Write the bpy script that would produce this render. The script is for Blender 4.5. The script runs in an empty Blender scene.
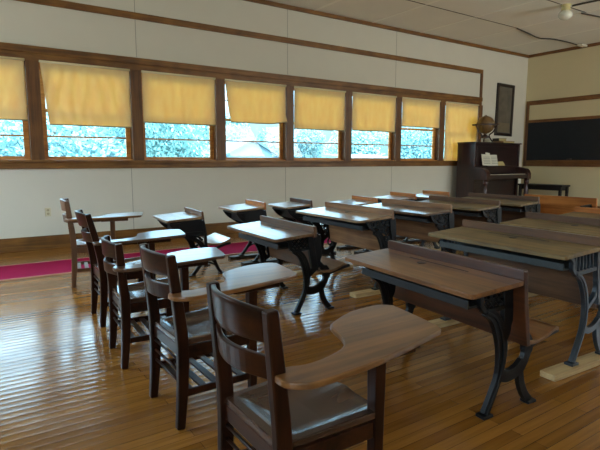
import bpy, bmesh, math, random
from mathutils import Vector, Matrix, noise as mnoise
random.seed(11)
PI = math.pi
scene = bpy.context.scene
COL = scene.collection
SIN, COS = math.sin, math.cos

# ------------------------------------------------------------------ colours / materials
def lin(r, g, b):
    f = lambda c: (c/255/12.92) if c/255 <= .04045 else ((c/255+.055)/1.055)**2.4
    return (f(r), f(g), f(b), 1)

def newmat(name):
    m = bpy.data.materials.new(name); m.use_nodes = True
    nt = m.node_tree; b = nt.nodes['Principled BSDF']
    return m, nt, b

def plain(name, c, rough=.6, metal=0, noise=.0, nscale=30, bump=0, spec=.5, coat=0):
    m, nt, b = newmat(name)
    b.inputs['Base Color'].default_value = c
    b.inputs['Roughness'].default_value = rough
    b.inputs['Metallic'].default_value = metal
    b.inputs['Specular IOR Level'].default_value = spec
    b.inputs['Coat Weight'].default_value = coat
    if noise or bump:
        tc = nt.nodes.new('ShaderNodeTexCoord'); n = nt.nodes.new('ShaderNodeTexNoise')
        n.inputs['Scale'].default_value = nscale; n.inputs['Detail'].default_value = 5
        nt.links.new(tc.outputs['Object'], n.inputs['Vector'])
        if noise:
            mx = nt.nodes.new('ShaderNodeMix'); mx.data_type = 'RGBA'
            mx.inputs[6].default_value = tuple(v*(1-noise) for v in c[:3])+(1,)
            mx.inputs[7].default_value = tuple(min(1, v*(1+noise)) for v in c[:3])+(1,)
            nt.links.new(n.outputs['Fac'], mx.inputs[0]); nt.links.new(mx.outputs[2], b.inputs['Base Color'])
        if bump:
            bp = nt.nodes.new('ShaderNodeBump'); bp.inputs['Strength'].default_value = bump; bp.inputs['Distance'].default_value = .01
            nt.links.new(n.outputs['Fac'], bp.inputs['Height']); nt.links.new(bp.outputs['Normal'], b.inputs['Normal'])
    return m

def wood(name, dark, light, rough=.4, axis='y', scale=1.0, coat=0, bump=.08, spec=.5):
    """grain runs along axis"""
    m, nt, b = newmat(name)
    tc = nt.nodes.new('ShaderNodeTexCoord'); mp = nt.nodes.new('ShaderNodeMapping')
    s = {'x': (1.2, 22, 22), 'y': (22, 1.2, 22), 'z': (22, 22, 1.2)}[axis]
    mp.inputs['Scale'].default_value = tuple(v*scale for v in s)
    nt.links.new(tc.outputs['Object'], mp.inputs['Vector'])
    oi = nt.nodes.new('ShaderNodeObjectInfo')
    ml = nt.nodes.new('ShaderNodeMath'); ml.operation = 'MULTIPLY'; ml.inputs[1].default_value = 40
    nt.links.new(oi.outputs['Random'], ml.inputs[0])
    n = nt.nodes.new('ShaderNodeTexNoise'); n.noise_dimensions = '4D'
    n.inputs['Scale'].default_value = 1; n.inputs['Detail'].default_value = 6; n.inputs['Roughness'].default_value = .65
    n.inputs['Distortion'].default_value = .6
    nt.links.new(mp.outputs['Vector'], n.inputs['Vector']); nt.links.new(ml.outputs[0], n.inputs['W'])
    n2 = nt.nodes.new('ShaderNodeTexNoise'); n2.noise_dimensions = '4D'; n2.inputs['Scale'].default_value = 4; n2.inputs['Detail'].default_value = 3
    nt.links.new(tc.outputs['Object'], n2.inputs['Vector']); nt.links.new(ml.outputs[0], n2.inputs['W'])
    ad = nt.nodes.new('ShaderNodeMath'); ad.operation = 'MULTIPLY_ADD'; ad.inputs[1].default_value = .45
    nt.links.new(n2.outputs['Fac'], ad.inputs[0]); nt.links.new(n.outputs['Fac'], ad.inputs[2])
    cr = nt.nodes.new('ShaderNodeValToRGB')
    cr.color_ramp.elements[0].position = .57; cr.color_ramp.elements[0].color = dark
    cr.color_ramp.elements[1].position = .90; cr.color_ramp.elements[1].color = light
    nt.links.new(ad.outputs[0], cr.inputs['Fac']); nt.links.new(cr.outputs['Color'], b.inputs['Base Color'])
    b.inputs['Roughness'].default_value = rough; b.inputs['Coat Weight'].default_value = coat
    b.inputs['Coat Roughness'].default_value = .14
    b.inputs['Specular IOR Level'].default_value = spec
    bp = nt.nodes.new('ShaderNodeBump'); bp.inputs['Strength'].default_value = bump; bp.inputs['Distance'].default_value = .004
    nt.links.new(n.outputs['Fac'], bp.inputs['Height']); nt.links.new(bp.outputs['Normal'], b.inputs['Normal'])
    return m

def floor_material():
    m, nt, b = newmat('strip_floor')
    N = nt.nodes.new; L = nt.links.new
    tc = N('ShaderNodeTexCoord')
    br = N('ShaderNodeTexBrick'); br.offset = .37; br.offset_frequency = 2
    br.inputs['Scale'].default_value = 1; br.inputs['Brick Width'].default_value = 1.3; br.inputs['Row Height'].default_value = .062
    br.inputs['Mortar Size'].default_value = .0015; br.inputs['Mortar Smooth'].default_value = .3; br.inputs['Bias'].default_value = -.1
    br.inputs['Color1'].default_value = lin(130, 83, 30); br.inputs['Color2'].default_value = lin(164, 112, 48); br.inputs['Mortar'].default_value = lin(88, 56, 24)
    L(tc.outputs['Object'], br.inputs['Vector'])
    mp = N('ShaderNodeMapping'); mp.inputs['Scale'].default_value = (1.5, 30, 1); L(tc.outputs['Object'], mp.inputs['Vector'])
    n = N('ShaderNodeTexNoise'); n.inputs['Scale'].default_value = 1.2; n.inputs['Detail'].default_value = 6; L(mp.outputs['Vector'], n.inputs['Vector'])
    mx = N('ShaderNodeMix'); mx.data_type = 'RGBA'; mx.blend_type = 'MULTIPLY'; mx.inputs[0].default_value = .6
    cr = N('ShaderNodeValToRGB'); cr.color_ramp.elements[0].position = .3; cr.color_ramp.elements[0].color = (.55, .5, .45, 1)
    cr.color_ramp.elements[1].position = .7; cr.color_ramp.elements[1].color = (1.1, 1.1, 1.1, 1)
    L(n.outputs['Fac'], cr.inputs['Fac']); L(br.outputs['Color'], mx.inputs[6]); L(cr.outputs['Color'], mx.inputs[7])
    L(mx.outputs[2], b.inputs['Base Color'])
    # worn patches change the varnish gloss
    n3 = N('ShaderNodeTexNoise'); n3.inputs['Scale'].default_value = 2.2; n3.inputs['Detail'].default_value = 5; L(tc.outputs['Object'], n3.inputs['Vector'])
    mr = N('ShaderNodeMapRange'); mr.inputs['From Min'].default_value = .3; mr.inputs['From Max'].default_value = .7
    mr.inputs['To Min'].default_value = .13; mr.inputs['To Max'].default_value = .26
    L(n3.outputs['Fac'], mr.inputs['Value']); L(mr.outputs['Result'], b.inputs['Roughness'])
    b.inputs['Specular IOR Level'].default_value = .55
    # every strip is slightly cupped
    sx = N('ShaderNodeSeparateXYZ'); L(tc.outputs['Object'], sx.inputs[0])
    dv = N('ShaderNodeMath'); dv.operation = 'DIVIDE'; dv.inputs[1].default_value = .062; L(sx.outputs['Y'], dv.inputs[0])
    fr = N('ShaderNodeMath'); fr.operation = 'FRACT'; L(dv.outputs[0], fr.inputs[0])
    sb = N('ShaderNodeMath'); sb.operation = 'SUBTRACT'; sb.inputs[1].default_value = .5; L(fr.outputs[0], sb.inputs[0])
    pw = N('ShaderNodeMath'); pw.operation = 'MULTIPLY'; L(sb.outputs[0], pw.inputs[0]); L(sb.outputs[0], pw.inputs[1])
    n4 = N('ShaderNodeTexNoise'); n4.inputs['Scale'].default_value = 5; n4.inputs['Detail'].default_value = 2; L(tc.outputs['Object'], n4.inputs['Vector'])
    md = N('ShaderNodeMath'); md.operation = 'MULTIPLY_ADD'; md.inputs[1].default_value = .9; L(n4.outputs['Fac'], md.inputs[0]); L(pw.outputs[0], md.inputs[2])
    bp = N('ShaderNodeBump'); bp.inputs['Strength'].default_value = .45; bp.inputs['Distance'].default_value = .006
    L(md.outputs[0], bp.inputs['Height']); L(bp.outputs['Normal'], b.inputs['Normal'])
    return m

def blind_material():
    m, nt, b = newmat('yellow_blind_cloth')
    N = nt.nodes.new; L = nt.links.new
    out = nt.nodes['Material Output']
    tc = N('ShaderNodeTexCoord'); n = N('ShaderNodeTexNoise'); n.inputs['Scale'].default_value = 6; n.inputs['Detail'].default_value = 5
    mp = N('ShaderNodeMapping'); mp.inputs['Scale'].default_value = (1.6, 1, .7); L(tc.outputs['Object'], mp.inputs['Vector']); L(mp.outputs['Vector'], n.inputs['Vector'])
    cr = N('ShaderNodeValToRGB'); cr.color_ramp.elements[0].position = .3; cr.color_ramp.elements[0].color = lin(248, 192, 106)
    cr.color_ramp.elements[1].position = .7; cr.color_ramp.elements[1].color = lin(255, 212, 136)
    L(n.outputs['Fac'], cr.inputs['Fac'])
    d = N('ShaderNodeBsdfDiffuse'); d.inputs['Color'].default_value = lin(232, 222, 184)
    t = N('ShaderNodeBsdfTranslucent'); L(cr.outputs['Color'], t.inputs['Color'])
    mx = N('ShaderNodeMixShader'); mx.inputs[0].default_value = .44
    L(d.outputs[0], mx.inputs[1]); L(t.outputs[0], mx.inputs[2]); L(mx.outputs[0], out.inputs['Surface'])
    return m

def glass_material():
    m, nt, b = newmat('window_glass')
    N = nt.nodes.new; L = nt.links.new
    t = N('ShaderNodeBsdfTransparent'); t.inputs['Color'].default_value = (.90, .97, .97, 1)
    g = N('ShaderNodeBsdfGlossy'); g.inputs['Roughness'].default_value = .02
    lw = N('ShaderNodeFresnel'); lw.inputs['IOR'].default_value = 1.3
    mx = N('ShaderNodeMixShader'); L(lw.outputs[0], mx.inputs[0]); L(t.outputs[0], mx.inputs[1]); L(g.outputs[0], mx.inputs[2])
    L(mx.outputs[0], nt.nodes['Material Output'].inputs['Surface'])
    return m

M = {}
M['floor'] = floor_material()
M['wall'] = plain('cream_wall_paint', lin(212, 208, 190), .75, noise=.03, nscale=3)
M['wall_front'] = plain('buff_wall_paint', lin(214, 201, 160), .75, noise=.03, nscale=3)
M['ceil'] = plain('ceiling_paint', lin(234, 232, 218), .8, noise=.05, nscale=2)
M['batten'] = plain('ceiling_batten_paint', lin(245, 243, 228), .7)
M['gap'] = plain('ceiling_joint_dark', lin(96, 90, 76), .9)
M['trim'] = wood('oak_trim', lin(92, 58, 20), lin(142, 97, 40), .5, 'x', 1.0)
M['trim_z'] = wood('oak_post', lin(82, 51, 24), lin(124, 82, 40), .5, 'z', 1.0)
M['trim_y'] = wood('oak_trim_across', lin(92, 58, 26), lin(138, 92, 44), .5, 'y', 1.0)
M['sash'] = wood('orange_sash_wood', lin(170, 106, 46), lin(216, 148, 74), .45, 'x', 1.0)
M['blind'] = blind_material()
M['hem'] = plain('blind_hem', lin(160, 148, 112), .7)
M['roller'] = plain('cream_roller', lin(226, 214, 172), .6)
M['glass'] = glass_material()
M['iron'] = plain('black_cast_iron', lin(10, 11, 13), .40, .0, noise=.3, nscale=60, bump=.1, spec=.3)
M['iron_grey'] = plain('grey_painted_iron', lin(36, 42, 48), .36, .0, noise=.3, nscale=60, bump=.1, spec=.6)
M['iron_box'] = plain('black_japanned_steel', lin(14, 15, 19), .45, spec=.4)
M['shelf_dark'] = wood('sooty_shelf_wood', lin(18, 17, 16), lin(42, 36, 31), .6, 'y')
M['shelf_grey'] = plain('chipped_grey_shelf', lin(54, 58, 56), .55, noise=.35, nscale=40)
M['top_red'] = wood('red_brown_desk_wood', lin(80, 46, 20), lin(138, 90, 46), .33, 'y', coat=.35)
M['top_brown'] = wood('brown_desk_wood', lin(84, 58, 38), lin(126, 92, 60), .33, 'y', coat=.35)
M['top_olive'] = wood('olive_worn_desk_wood', lin(88, 68, 38), lin(138, 112, 66), .46, 'y')
M['top_pale'] = wood('pale_worn_desk_wood', lin(120, 92, 66), lin(168, 136, 100), .30, 'y', coat=.35)
M['top_dark'] = wood('dark_brown_desk_wood', lin(84, 60, 42), lin(128, 96, 68), .3, 'y', coat=.35)
M['back_red'] = wood('red_brown_seat_board', lin(44, 22, 11), lin(84, 45, 22), .38, 'y')
M['back_mid'] = wood('mid_brown_seat_board', lin(68, 44, 27), lin(108, 74, 47), .42, 'y')
M['back_pale'] = wood('pale_brown_seat_board', lin(112, 76, 48), lin(158, 116, 78), .4, 'y')  # lighter wood, with light bounced off the floor put into its colour
M['back_orange'] = wood('orange_varnished_board', lin(150, 84, 34), lin(196, 124, 58), .36, 'y')
M['runner'] = wood('pale_pine_runner', lin(168, 136, 90), lin(206, 176, 126), .6, 'x')
M['runner_dark'] = wood('dark_runner', lin(34, 28, 24), lin(60, 48, 38), .6, 'x')
M['chair'] = wood('dark_walnut_chair', lin(24, 10, 5), lin(54, 26, 12), .34, 'z', coat=.05, spec=.18)
M['chair_y'] = wood('dark_walnut_rail', lin(24, 11, 6), lin(58, 29, 14), .3, 'y', coat=.12, spec=.22)
M['chair_seat'] = wood('worn_chair_seat', lin(48, 30, 21), lin(78, 52, 38), .27, 'x', coat=.4)
M['tablet'] = wood('brown_tablet_wood', lin(92, 58, 28), lin(138, 92, 48), .33, 'x', coat=.25)
M['tablet_dark'] = wood('dark_tablet_wood', lin(62, 41, 28), lin(104, 74, 52), .28, 'x', coat=.4)
M['chair_light'] = wood('light_brown_chair', lin(74, 46, 28), lin(112, 74, 46), .33, 'z', coat=.2)
M['rug'] = plain('crimson_rug', lin(150, 20, 66), .95, noise=.22, nscale=90, bump=.4, spec=.1)
M['rug_edge'] = plain('rug_binding', lin(196, 150, 130), .9)
M['ivory'] = plain('ivory_plastic', lin(205, 196, 160), .4)
M['slot'] = plain('outlet_slot', lin(168, 158, 124), .6)
M['slate'] = plain('slate_board', lin(24, 31, 38), .55, noise=.25, nscale=4, spec=.35)
M['felt'] = plain('eraser_felt', lin(60, 58, 54), .9)
M['chalk'] = plain('chalk', lin(215, 215, 205), .9)
M['piano'] = wood('mahogany_piano', lin(38, 18, 14), lin(66, 32, 24), .35, 'z', coat=.2)
M['piano_x'] = wood('mahogany_piano_panel', lin(26, 14, 13), lin(46, 25, 22), .35, 'x', coat=.15)
M['keys'] = plain('ivory_keys', lin(205, 196, 170), .4)
M['ebony'] = plain('ebony_keys', lin(14, 14, 14), .4)
M['brass'] = plain('dull_brass', lin(120, 92, 50), .4, .8)
M['paper'] = plain('sheet_paper', lin(214, 212, 190), .8, noise=.1, nscale=80)
M['paper_ink'] = plain('printed_ink', lin(120, 118, 110), .9)
M['paper_y'] = plain('yellowed_booklet', lin(176, 158, 104), .8, noise=.15, nscale=30)
M['globe'] = plain('old_globe_print', lin(116, 88, 50), .45, noise=.45, nscale=7, coat=.2)
M['globe_wood'] = wood('globe_stand_wood', lin(44, 27, 16), lin(78, 50, 30), .4, 'z')
M['frame'] = wood('black_picture_frame', lin(26, 18, 14), lin(46, 32, 24), .4, 'z')
M['picture'] = plain('brown_old_print', lin(96, 90, 78), .45, noise=.75, nscale=4.5)
M['picture_fig'] = plain('faded_print_shape', lin(116, 104, 80), .5, noise=.3, nscale=10)
M['book_tan'] = plain('tan_book_cloth', lin(150, 116, 74), .7, noise=.1)
M['book_dark'] = plain('dark_book_cloth', lin(60, 42, 30), .7, noise=.1)
M['bench'] = wood('black_bench_wood', lin(20, 16, 15), lin(38, 30, 27), .45, 'y')
M['lamp_glass'] = plain('milk_glass', lin(226, 226, 206), .2, spec=.6)
M['lamp_base'] = plain('cream_porcelain', lin(206, 196, 140), .35)
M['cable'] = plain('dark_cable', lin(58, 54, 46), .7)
M['conduit'] = plain('white_conduit', lin(216, 210, 188), .6)
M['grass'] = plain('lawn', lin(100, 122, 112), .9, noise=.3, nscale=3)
M['leaf'] = plain('hazy_leaves', lin(146, 178, 176), .9, noise=.3, nscale=2)  # pale blue haze of the window view put into the leaf colour
M['leaf2'] = plain('darker_leaves', lin(132, 166, 168), .9, noise=.3, nscale=2)  # same haze in the leaf colour, slightly deeper tone
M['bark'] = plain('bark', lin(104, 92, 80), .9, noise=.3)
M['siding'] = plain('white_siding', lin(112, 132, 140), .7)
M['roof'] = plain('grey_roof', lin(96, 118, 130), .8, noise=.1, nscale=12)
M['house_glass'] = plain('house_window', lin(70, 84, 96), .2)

# ------------------------------------------------------------------ mesh builder
class MB:
    def __init__(s): s.v = []; s.f = []
    def add(s, vs, fs):
        o = len(s.v); s.v += [tuple(v) for v in vs]; s.f += [tuple(i+o for i in f) for f in fs]; return s
    def box(s, x0, x1, y0, y1, z0, z1):
        if x0 > x1: x0, x1 = x1, x0
        if y0 > y1: y0, y1 = y1, y0
        if z0 > z1: z0, z1 = z1, z0
        return s.add([(x0,y0,z0),(x1,y0,z0),(x1,y1,z0),(x0,y1,z0),(x0,y0,z1),(x1,y0,z1),(x1,y1,z1),(x0,y1,z1)],
                     [(0,3,2,1),(4,5,6,7),(0,1,5,4),(1,2,6,5),(2,3,7,6),(3,0,4,7)])
    def hexa(s, p): # 8 points bottom loop then top loop
        return s.add(p, [(0,3,2,1),(4,5,6,7),(0,1,5,4),(1,2,6,5),(2,3,7,6),(3,0,4,7)])
    def prism(s, pts, fn, a, b):
        """extrude 2-D outline; fn(p,t)->xyz"""
        n = len(pts)
        vs = [fn(p, a) for p in pts]+[fn(p, b) for p in pts]
        fs = [tuple(range(n))[::-1], tuple(range(n, 2*n))]+[(i, (i+1) % n, n+(i+1) % n, n+i) for i in range(n)]
        return s.add(vs, fs)
    def ribbon(s, pts, hw, v0, v1, fn=None):
        """flat bar following a 2-D path (u,z) with half widths hw, from v0 to v1"""
        fn = fn or (lambda u, z, v: (u, v, z))
        n = len(pts); hw = hw if isinstance(hw, (list, tuple)) else [hw]*n
        L = []; R = []
        for i in range(n):
            a = pts[max(0, i-1)]; b = pts[min(n-1, i+1)]
            dx, dz = b[0]-a[0], b[1]-a[1]; l = math.hypot(dx, dz) or 1e-9
            nx, nz = -dz/l, dx/l
            L.append((pts[i][0]+nx*hw[i], pts[i][1]+nz*hw[i])); R.append((pts[i][0]-nx*hw[i], pts[i][1]-nz*hw[i]))
        vs = []
        for i in range(n): vs += [fn(*L[i], v0), fn(*R[i], v0), fn(*R[i], v1), fn(*L[i], v1)]
        fs = [(0, 1, 2, 3), tuple(4*(n-1)+k for k in (3, 2, 1, 0))]
        for i in range(n-1):
            a = 4*i; b = a+4
            for k in range(4): fs.append((a+k, b+k, b+(k+1) % 4, a+(k+1) % 4))
        return s.add(vs, fs)
    def tube(s, pts, r, n=8, cap=True):
        m = len(pts); r = r if isinstance(r, (list, tuple)) else [r]*m
        P = [Vector(p) for p in pts]; vs = []; up = None
        for i in range(m):
            t = (P[min(m-1, i+1)]-P[max(0, i-1)]).normalized()
            if up is None: up = Vector((0, 0, 1)) if abs(t.z) < .9 else Vector((1, 0, 0))
            a = t.cross(up).normalized(); up = a.cross(t).normalized()
            for k in range(n):
                q = P[i]+(a*COS(2*PI*k/n)+up*SIN(2*PI*k/n))*r[i]; vs.append(tuple(q))
        fs = []
        for i in range(m-1):
            for k in range(n): fs.append((i*n+k, i*n+(k+1) % n, (i+1)*n+(k+1) % n, (i+1)*n+k))
        if cap: fs += [tuple(range(n))[::-1], tuple((m-1)*n+k for k in range(n))]
        return s.add(vs, fs)
    def lathe(s, prof, n=20, c=(0, 0, 0)):
        vs = []; m = len(prof)
        for r, z in prof:
            for k in range(n): vs.append((c[0]+max(r, 1e-4)*COS(2*PI*k/n), c[1]+max(r, 1e-4)*SIN(2*PI*k/n), c[2]+z))
        fs = [(i*n+k, i*n+(k+1) % n, (i+1)*n+(k+1) % n, (i+1)*n+k) for i in range(m-1) for k in range(n)]
        fs += [tuple(range(n))[::-1], tuple((m-1)*n+k for k in range(n))]
        return s.add(vs, fs)
    def sheet(s, fn, nu, nv, th=None):
        """grid surface fn(a,b)->xyz; th: second surface offset fn2"""
        vs = [fn(i/nu, j/nv) for i in range(nu+1) for j in range(nv+1)]
        W = nv+1
        fs = [(i*W+j, (i+1)*W+j, (i+1)*W+j+1, i*W+j+1) for i in range(nu) for j in range(nv)]
        if th:
            o = len(vs); vs += [th(i/nu, j/nv) for i in range(nu+1) for j in range(nv+1)]
            fs += [(o+i*W+j, o+i*W+j+1, o+(i+1)*W+j+1, o+(i+1)*W+j) for i in range(nu) for j in range(nv)]
            for i in range(nu):
                fs.append((i*W, o+i*W, o+(i+1)*W, (i+1)*W)); fs.append((i*W+nv, (i+1)*W+nv, o+(i+1)*W+nv, o+i*W+nv))
            for j in range(nv):
                fs.append((j, j+1, o+j+1, o+j)); fs.append((nu*W+j, o+nu*W+j, o+nu*W+j+1, nu*W+j+1))
        return s.add(vs, fs)
    def build(s, name, mat, parent=None, smooth=False, bevel=0, seg=2, mats=None):
        me = bpy.data.meshes.new(name); me.from_pydata(s.v, [], s.f)
        bm = bmesh.new(); bm.from_mesh(me); bmesh.ops.recalc_face_normals(bm, faces=bm.faces); bm.to_mesh(me); bm.free()
        me.materials.append(mat)
        if smooth:
            for p in me.polygons: p.use_smooth = True
        o = bpy.data.objects.new(name, me); COL.objects.link(o)
        if parent: o.parent = parent
        if bevel:
            b = o.modifiers.new('bevel', 'BEVEL'); b.width = bevel; b.segments = seg; b.limit_method = 'ANGLE'; b.angle_limit = math.radians(40)
        return o

def thin(h, f): return [x*f for x in h]
def cat_rom(P, n=6):
    out = []
    for i in range(len(P)-1):
        p0 = P[max(0, i-1)]; p1 = P[i]; p2 = P[i+1]; p3 = P[min(len(P)-1, i+2)]
        for k in range(n):
            t = k/n
            out.append(tuple(.5*((2*b)+(-a+c)*t+(2*a-5*b+4*c-d)*t*t+(-a+3*b-3*c+d)*t**3) for a, b, c, d in zip(p0, p1, p2, p3)))
    out.append(tuple(P[-1])); return out

def root(name, loc, rz, label, cat, group=None):
    o = bpy.data.objects.new(name, None); COL.objects.link(o); o.empty_display_size = .1
    o.location = loc; o.rotation_euler = (0, 0, rz); o['label'] = label; o['category'] = cat
    if group: o['group'] = group
    return o
def tag(o, label, cat, group=None):
    o['label'] = label; o['category'] = cat
    if group: o['group'] = group
    return o
def st(o): o['kind'] = 'structure'; return o

# ------------------------------------------------------------------ the room
YW, XF, ZC = 8.07, 12.9, 4.14        # window wall, blackboard wall, ceiling
XL, YB = -2.6, -2.6                   # walls behind the camera
st(MB().box(XL-.2, XF+.2, YB-.2, YW+.2, -.1, 0).build('floor', M['floor']))
st(MB().box(XL-.2, XF+.2, YB-.2, YW+.2, ZC, ZC+.12).build('ceiling', M['ceil']))
# ceiling battens and open joints
b = MB()
for k in range(-7, 4):
    x = 8.65+1.45*k+(.015 if k % 2 else 0)
    if XL < x < XF: b.box(x-.03, x+.03, YB, YW, ZC-.005, ZC+.001)
st(b.build('trim_1', M['batten']))
b = MB()
for k in range(-6, 1):
    y = 6.6+1.4*k
    b.box(XL, 10.15 if k > -3 else XF, y-.009, y+.009, ZC-.006, ZC+.001)
st(b.build('trim_2', M['gap']))
P0 = [.885+1.435*k for k in range(-2, 8)]       # post centres
PW = .085
WZ0, WZ1 = 1.30, 2.70
# window wall with its band of openings
b = MB()
b.box(XL-.2, XF+.2, YW, YW+.2, 0, WZ0).box(XL-.2, XF+.2, YW, YW+.2, WZ1, ZC)
b.box(XL-.2, P0[0], YW, YW+.2, WZ0, WZ1).box(P0[-1], XF+.2, YW, YW+.2, WZ0, WZ1)
st(b.build('wall_back', M['wall']))
# thin joints of the wall sheets
b = MB()
for x, z0, z1 in ((2.35, 2.9, ZC), (5.15, 2.9, ZC), (7.95, 2.9, ZC), (2.2, .2, 1.18), (5.1, .2, 1.18), (0.2, .2, 1.18), (7.9, .2, 1.18)):
    b.box(x-.004, x+.004, YW-.0025, YW+.001, z0, z1)
st(b.build('trim_3', plain('wall_joint', lin(150, 146, 128), .8)))
# blackboard wall
st(MB().box(XF, XF+.2, YB-.2, YW+.2, 0, ZC).build('wall_right', M['wall_front']))
# walls behind the camera: openings added to hold the fill lamps
def holed(name, axis, pos, lo, hi, holes, z0, z1):
    b = MB(); a = lo
    def bx(p, q, zz0, zz1):
        if axis == 'y': b.box(p, q, pos-.2, pos, zz0, zz1)
        else: b.box(pos-.2, pos, p, q, zz0, zz1)
    bx(lo, hi, 0, z0); bx(lo, hi, z1, ZC)
    for h0, h1 in holes: bx(a, h0, z0, z1); a = h1
    bx(a, hi, z0, z1)
    return st(b.build(name, M['wall']))
HB = [(9.0, 10.6), (11.0, 12.6)]
HL = [(-2.3, -.7), (4.4, 6.4)]
holed('wall_front', 'y', YB, XL-.2, XF+.2, HB, 1.2, 3.1)
holed('wall_left', 'x', XL, YB, YW, HL, 1.2, 3.1)
# trim of the window wall
n_tr = [4]
def trim(mb, m, bev=.004):
    o = st(mb.build('trim_%d' % n_tr[0], m, bevel=bev)); n_tr[0] += 1; return o
XE = 10.93
trim(MB().box(XL, XE+.02, YW-.03, YW, 2.69, 2.80).box(XL, XE+.02, YW-.05, YW, 2.79, 2.885), M['trim'])
trim(MB().box(XL, XE+.02, YW-.055, YW+.01, 1.265, 1.305).box(XL, XE+.02, YW-.028, YW, 1.18, 1.27), M['trim'])
trim(MB().box(XL, XE+.03, YW-.025, YW, 3.465, 3.565), M['trim'])
trim(MB().box(XE-.055, XE+.03, YW-.026, YW, 2.885, 3.47), M['trim_z'])
trim(MB().box(XL, XF, YW-.04, YW, ZC-.07, ZC), M['trim'])
trim(MB().box(XF-.04, XF, YB, YW-.04, ZC-.07, ZC), M['trim_y'])
for k, x in enumerate(P0):
    w = PW if k not in (0, len(P0)-1) else .07
    trim(MB().box(x-w, x+w, YW-.028, YW+.17, WZ0, WZ1-.005), M['trim_z'])
st(MB().box(XL, XF, YW-.022, YW, 0, .2).build('baseboard_back', M['trim'], bevel=.005))
st(MB().box(XF-.022, XF, YB, YW-.022, 0, .2).build('baseboard_right', M['trim_y'], bevel=.005))
# windows
blind_bot = [None, 1.86, 1.815, 1.905, 1.975, 1.91, 1.93, 2.07, 1.27]
n = 0
blinds = {
 1: ('yellow roller blind at the far left, cut off by the picture edge', None),
 2: ('wide wrinkled yellow blind above the light wall outlet, second from the left', None),
 3: ('plain yellow roller blind third from the left, straight hem, above the nearest desks with arms', None),
 4: ('yellow blind with its lower right corner curled up, fourth from the left', None),
 5: ('dull yellow roller blind fifth from the left, beside the one with a curled corner', None),
 6: ('bright yellow roller blind sixth from the left, third from the full-length one', None),
 7: ('shortest yellow blind, raised highest, next to the fully drawn blind', None),
 8: ('fully drawn glowing orange blind beside the piano and globe', None)}
for k in range(len(P0)-1):
    x0, x1 = P0[k]+PW, P0[k+1]-PW
    if k == len(P0)-2: x1 = P0[k+1]-.07
    n += 1
    wr = bpy.data.objects.new('window_%d' % n, None); COL.objects.link(wr); wr.location = (x0, YW+.1, WZ0); wr['kind'] = 'structure'
    W = x1-x0; H_ = WZ1-WZ0
    f = MB(); t = .07; yo = .0
    f.box(0, W, -.09, .05, 0, .018)                                   # stool inside the reveal
    f.box(0, t, yo, yo+.04, .018, H_).box(W-t, W, yo, yo+.04, .018, H_)
    f.box(t, W-t, yo, yo+.04, .018, .058).box(t, W-t, yo, yo+.04, H_-.06, H_)
    f.build('window_sash', M['sash'], wr, bevel=.003)
    f = MB(); f.box(t, W-t, yo, yo+.03, .338, .362).box(t, W-t, yo+.005, yo+.04, .70, .745).box(t, W-t, yo+.01, yo+.03, 1.05, 1.067)
    f.build('muntin', M['sash'], wr)
    MB().box(t-.005, W-t+.005, yo+.018, yo+.022, .05, H_-.05).build('glass_pane', M['glass'], wr)
    bi = k
    if bi < 1: continue
    zb = blind_bot[bi]; lab = blinds[bi][0]
    B = root('window_blind', ((x0+x1)/2, YW-.005, 2.69), 0, lab, 'blind', 'roller blinds along the window band')
    hw = W/2-.012 if bi != 8 else W/2-.03
    drop = 2.69-zb
    rnd = random.Random(bi*7)
    ph = [rnd.uniform(0, 6) for _ in range(6)]
    def cloth(a, c, off=0, bi=bi, hw=hw, drop=drop, ph=ph):
        u = a*2-1; z = -c*drop
        narrow = .0
        if bi == 2: narrow = .06*c*(1-a)
        if bi == 4: narrow = .075*c**1.4*(1-a)
        x = u*hw+narrow*1.3
        y = .007*SIN(9*u+ph[0]+2*c)*c+.006*SIN(19*u*(1+.25*c)+ph[1]+3*c*u)*(.35+.65*c)*(.6+.4*SIN(3*u+ph[4]))+.004*mnoise.noise((u*3+bi, z*4, ph[2]))
        y += .012*mnoise.noise((u*5+bi*3, z*2.2+u*1.5, ph[3]))*c
        if bi == 2: y += .014*SIN(24*u*(1-.4*c)+2*c)*SIN(PI*min(1, c*1.25))
        if bi == 4:
            k_ = max(0, (a-.72)/.28)*max(0, (c-.75)/.25)
            y -= .055*k_; z += .05*k_
        return (x, y-.012+off, z)
    MB().sheet(cloth, 48, 40, lambda a, c: cloth(a, c, .0015)).build('blind_cloth', M['blind'], B, smooth=True)
    MB().tube([(-hw-.008, -.016, -.0), (hw+.008, -.016, -.0)], .018, 10).build('roller', M['roller'], B, smooth=True)
    if bi != 8:
        pts = [cloth(i/12, 1) for i in range(13)]
        pts = [(p[0], p[1]-.002, p[2]) for p in pts]
        MB().tube(pts, .009, 8).build('hem_bar', M['hem'], B, smooth=True)

# blackboard wall trim
trim(MB().box(XF-.025, XF, YB, 8.03, 2.80, 2.915), M['trim_y'])
trim(MB().box(XF-.026, XF, 7.945, 8.03, 1.16, 2.81), M['trim_z'])
R = root('blackboard', (XF, 3.2, 1.16), 0, 'long dark slate blackboard in a brown wooden frame on the far right wall', 'blackboard')
MB().box(-.02, 0, -4.6, 4.745, .16, 1.18).build('slate_panel', M['slate'], R)
MB().box(-.032, 0, -4.6, 4.745, 1.17, 1.245).build('top_rail', M['trim_y'], R, bevel=.004)
MB().box(-.03, 0, -4.6, 4.745, 0, .13).box(-.09, 0, -4.6, 4.745, .125, .165).build('chalk_tray', M['trim_y'], R, bevel=.004)
e = tag(MB().box(-.02, .02, -.06, .06, 0, .045).build('chalk_eraser', M['felt'], None, bevel=.006), 'small felt eraser lying on the blackboard tray', 'eraser')
e.location = (XF-.055, 6.75, 1.325)

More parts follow.
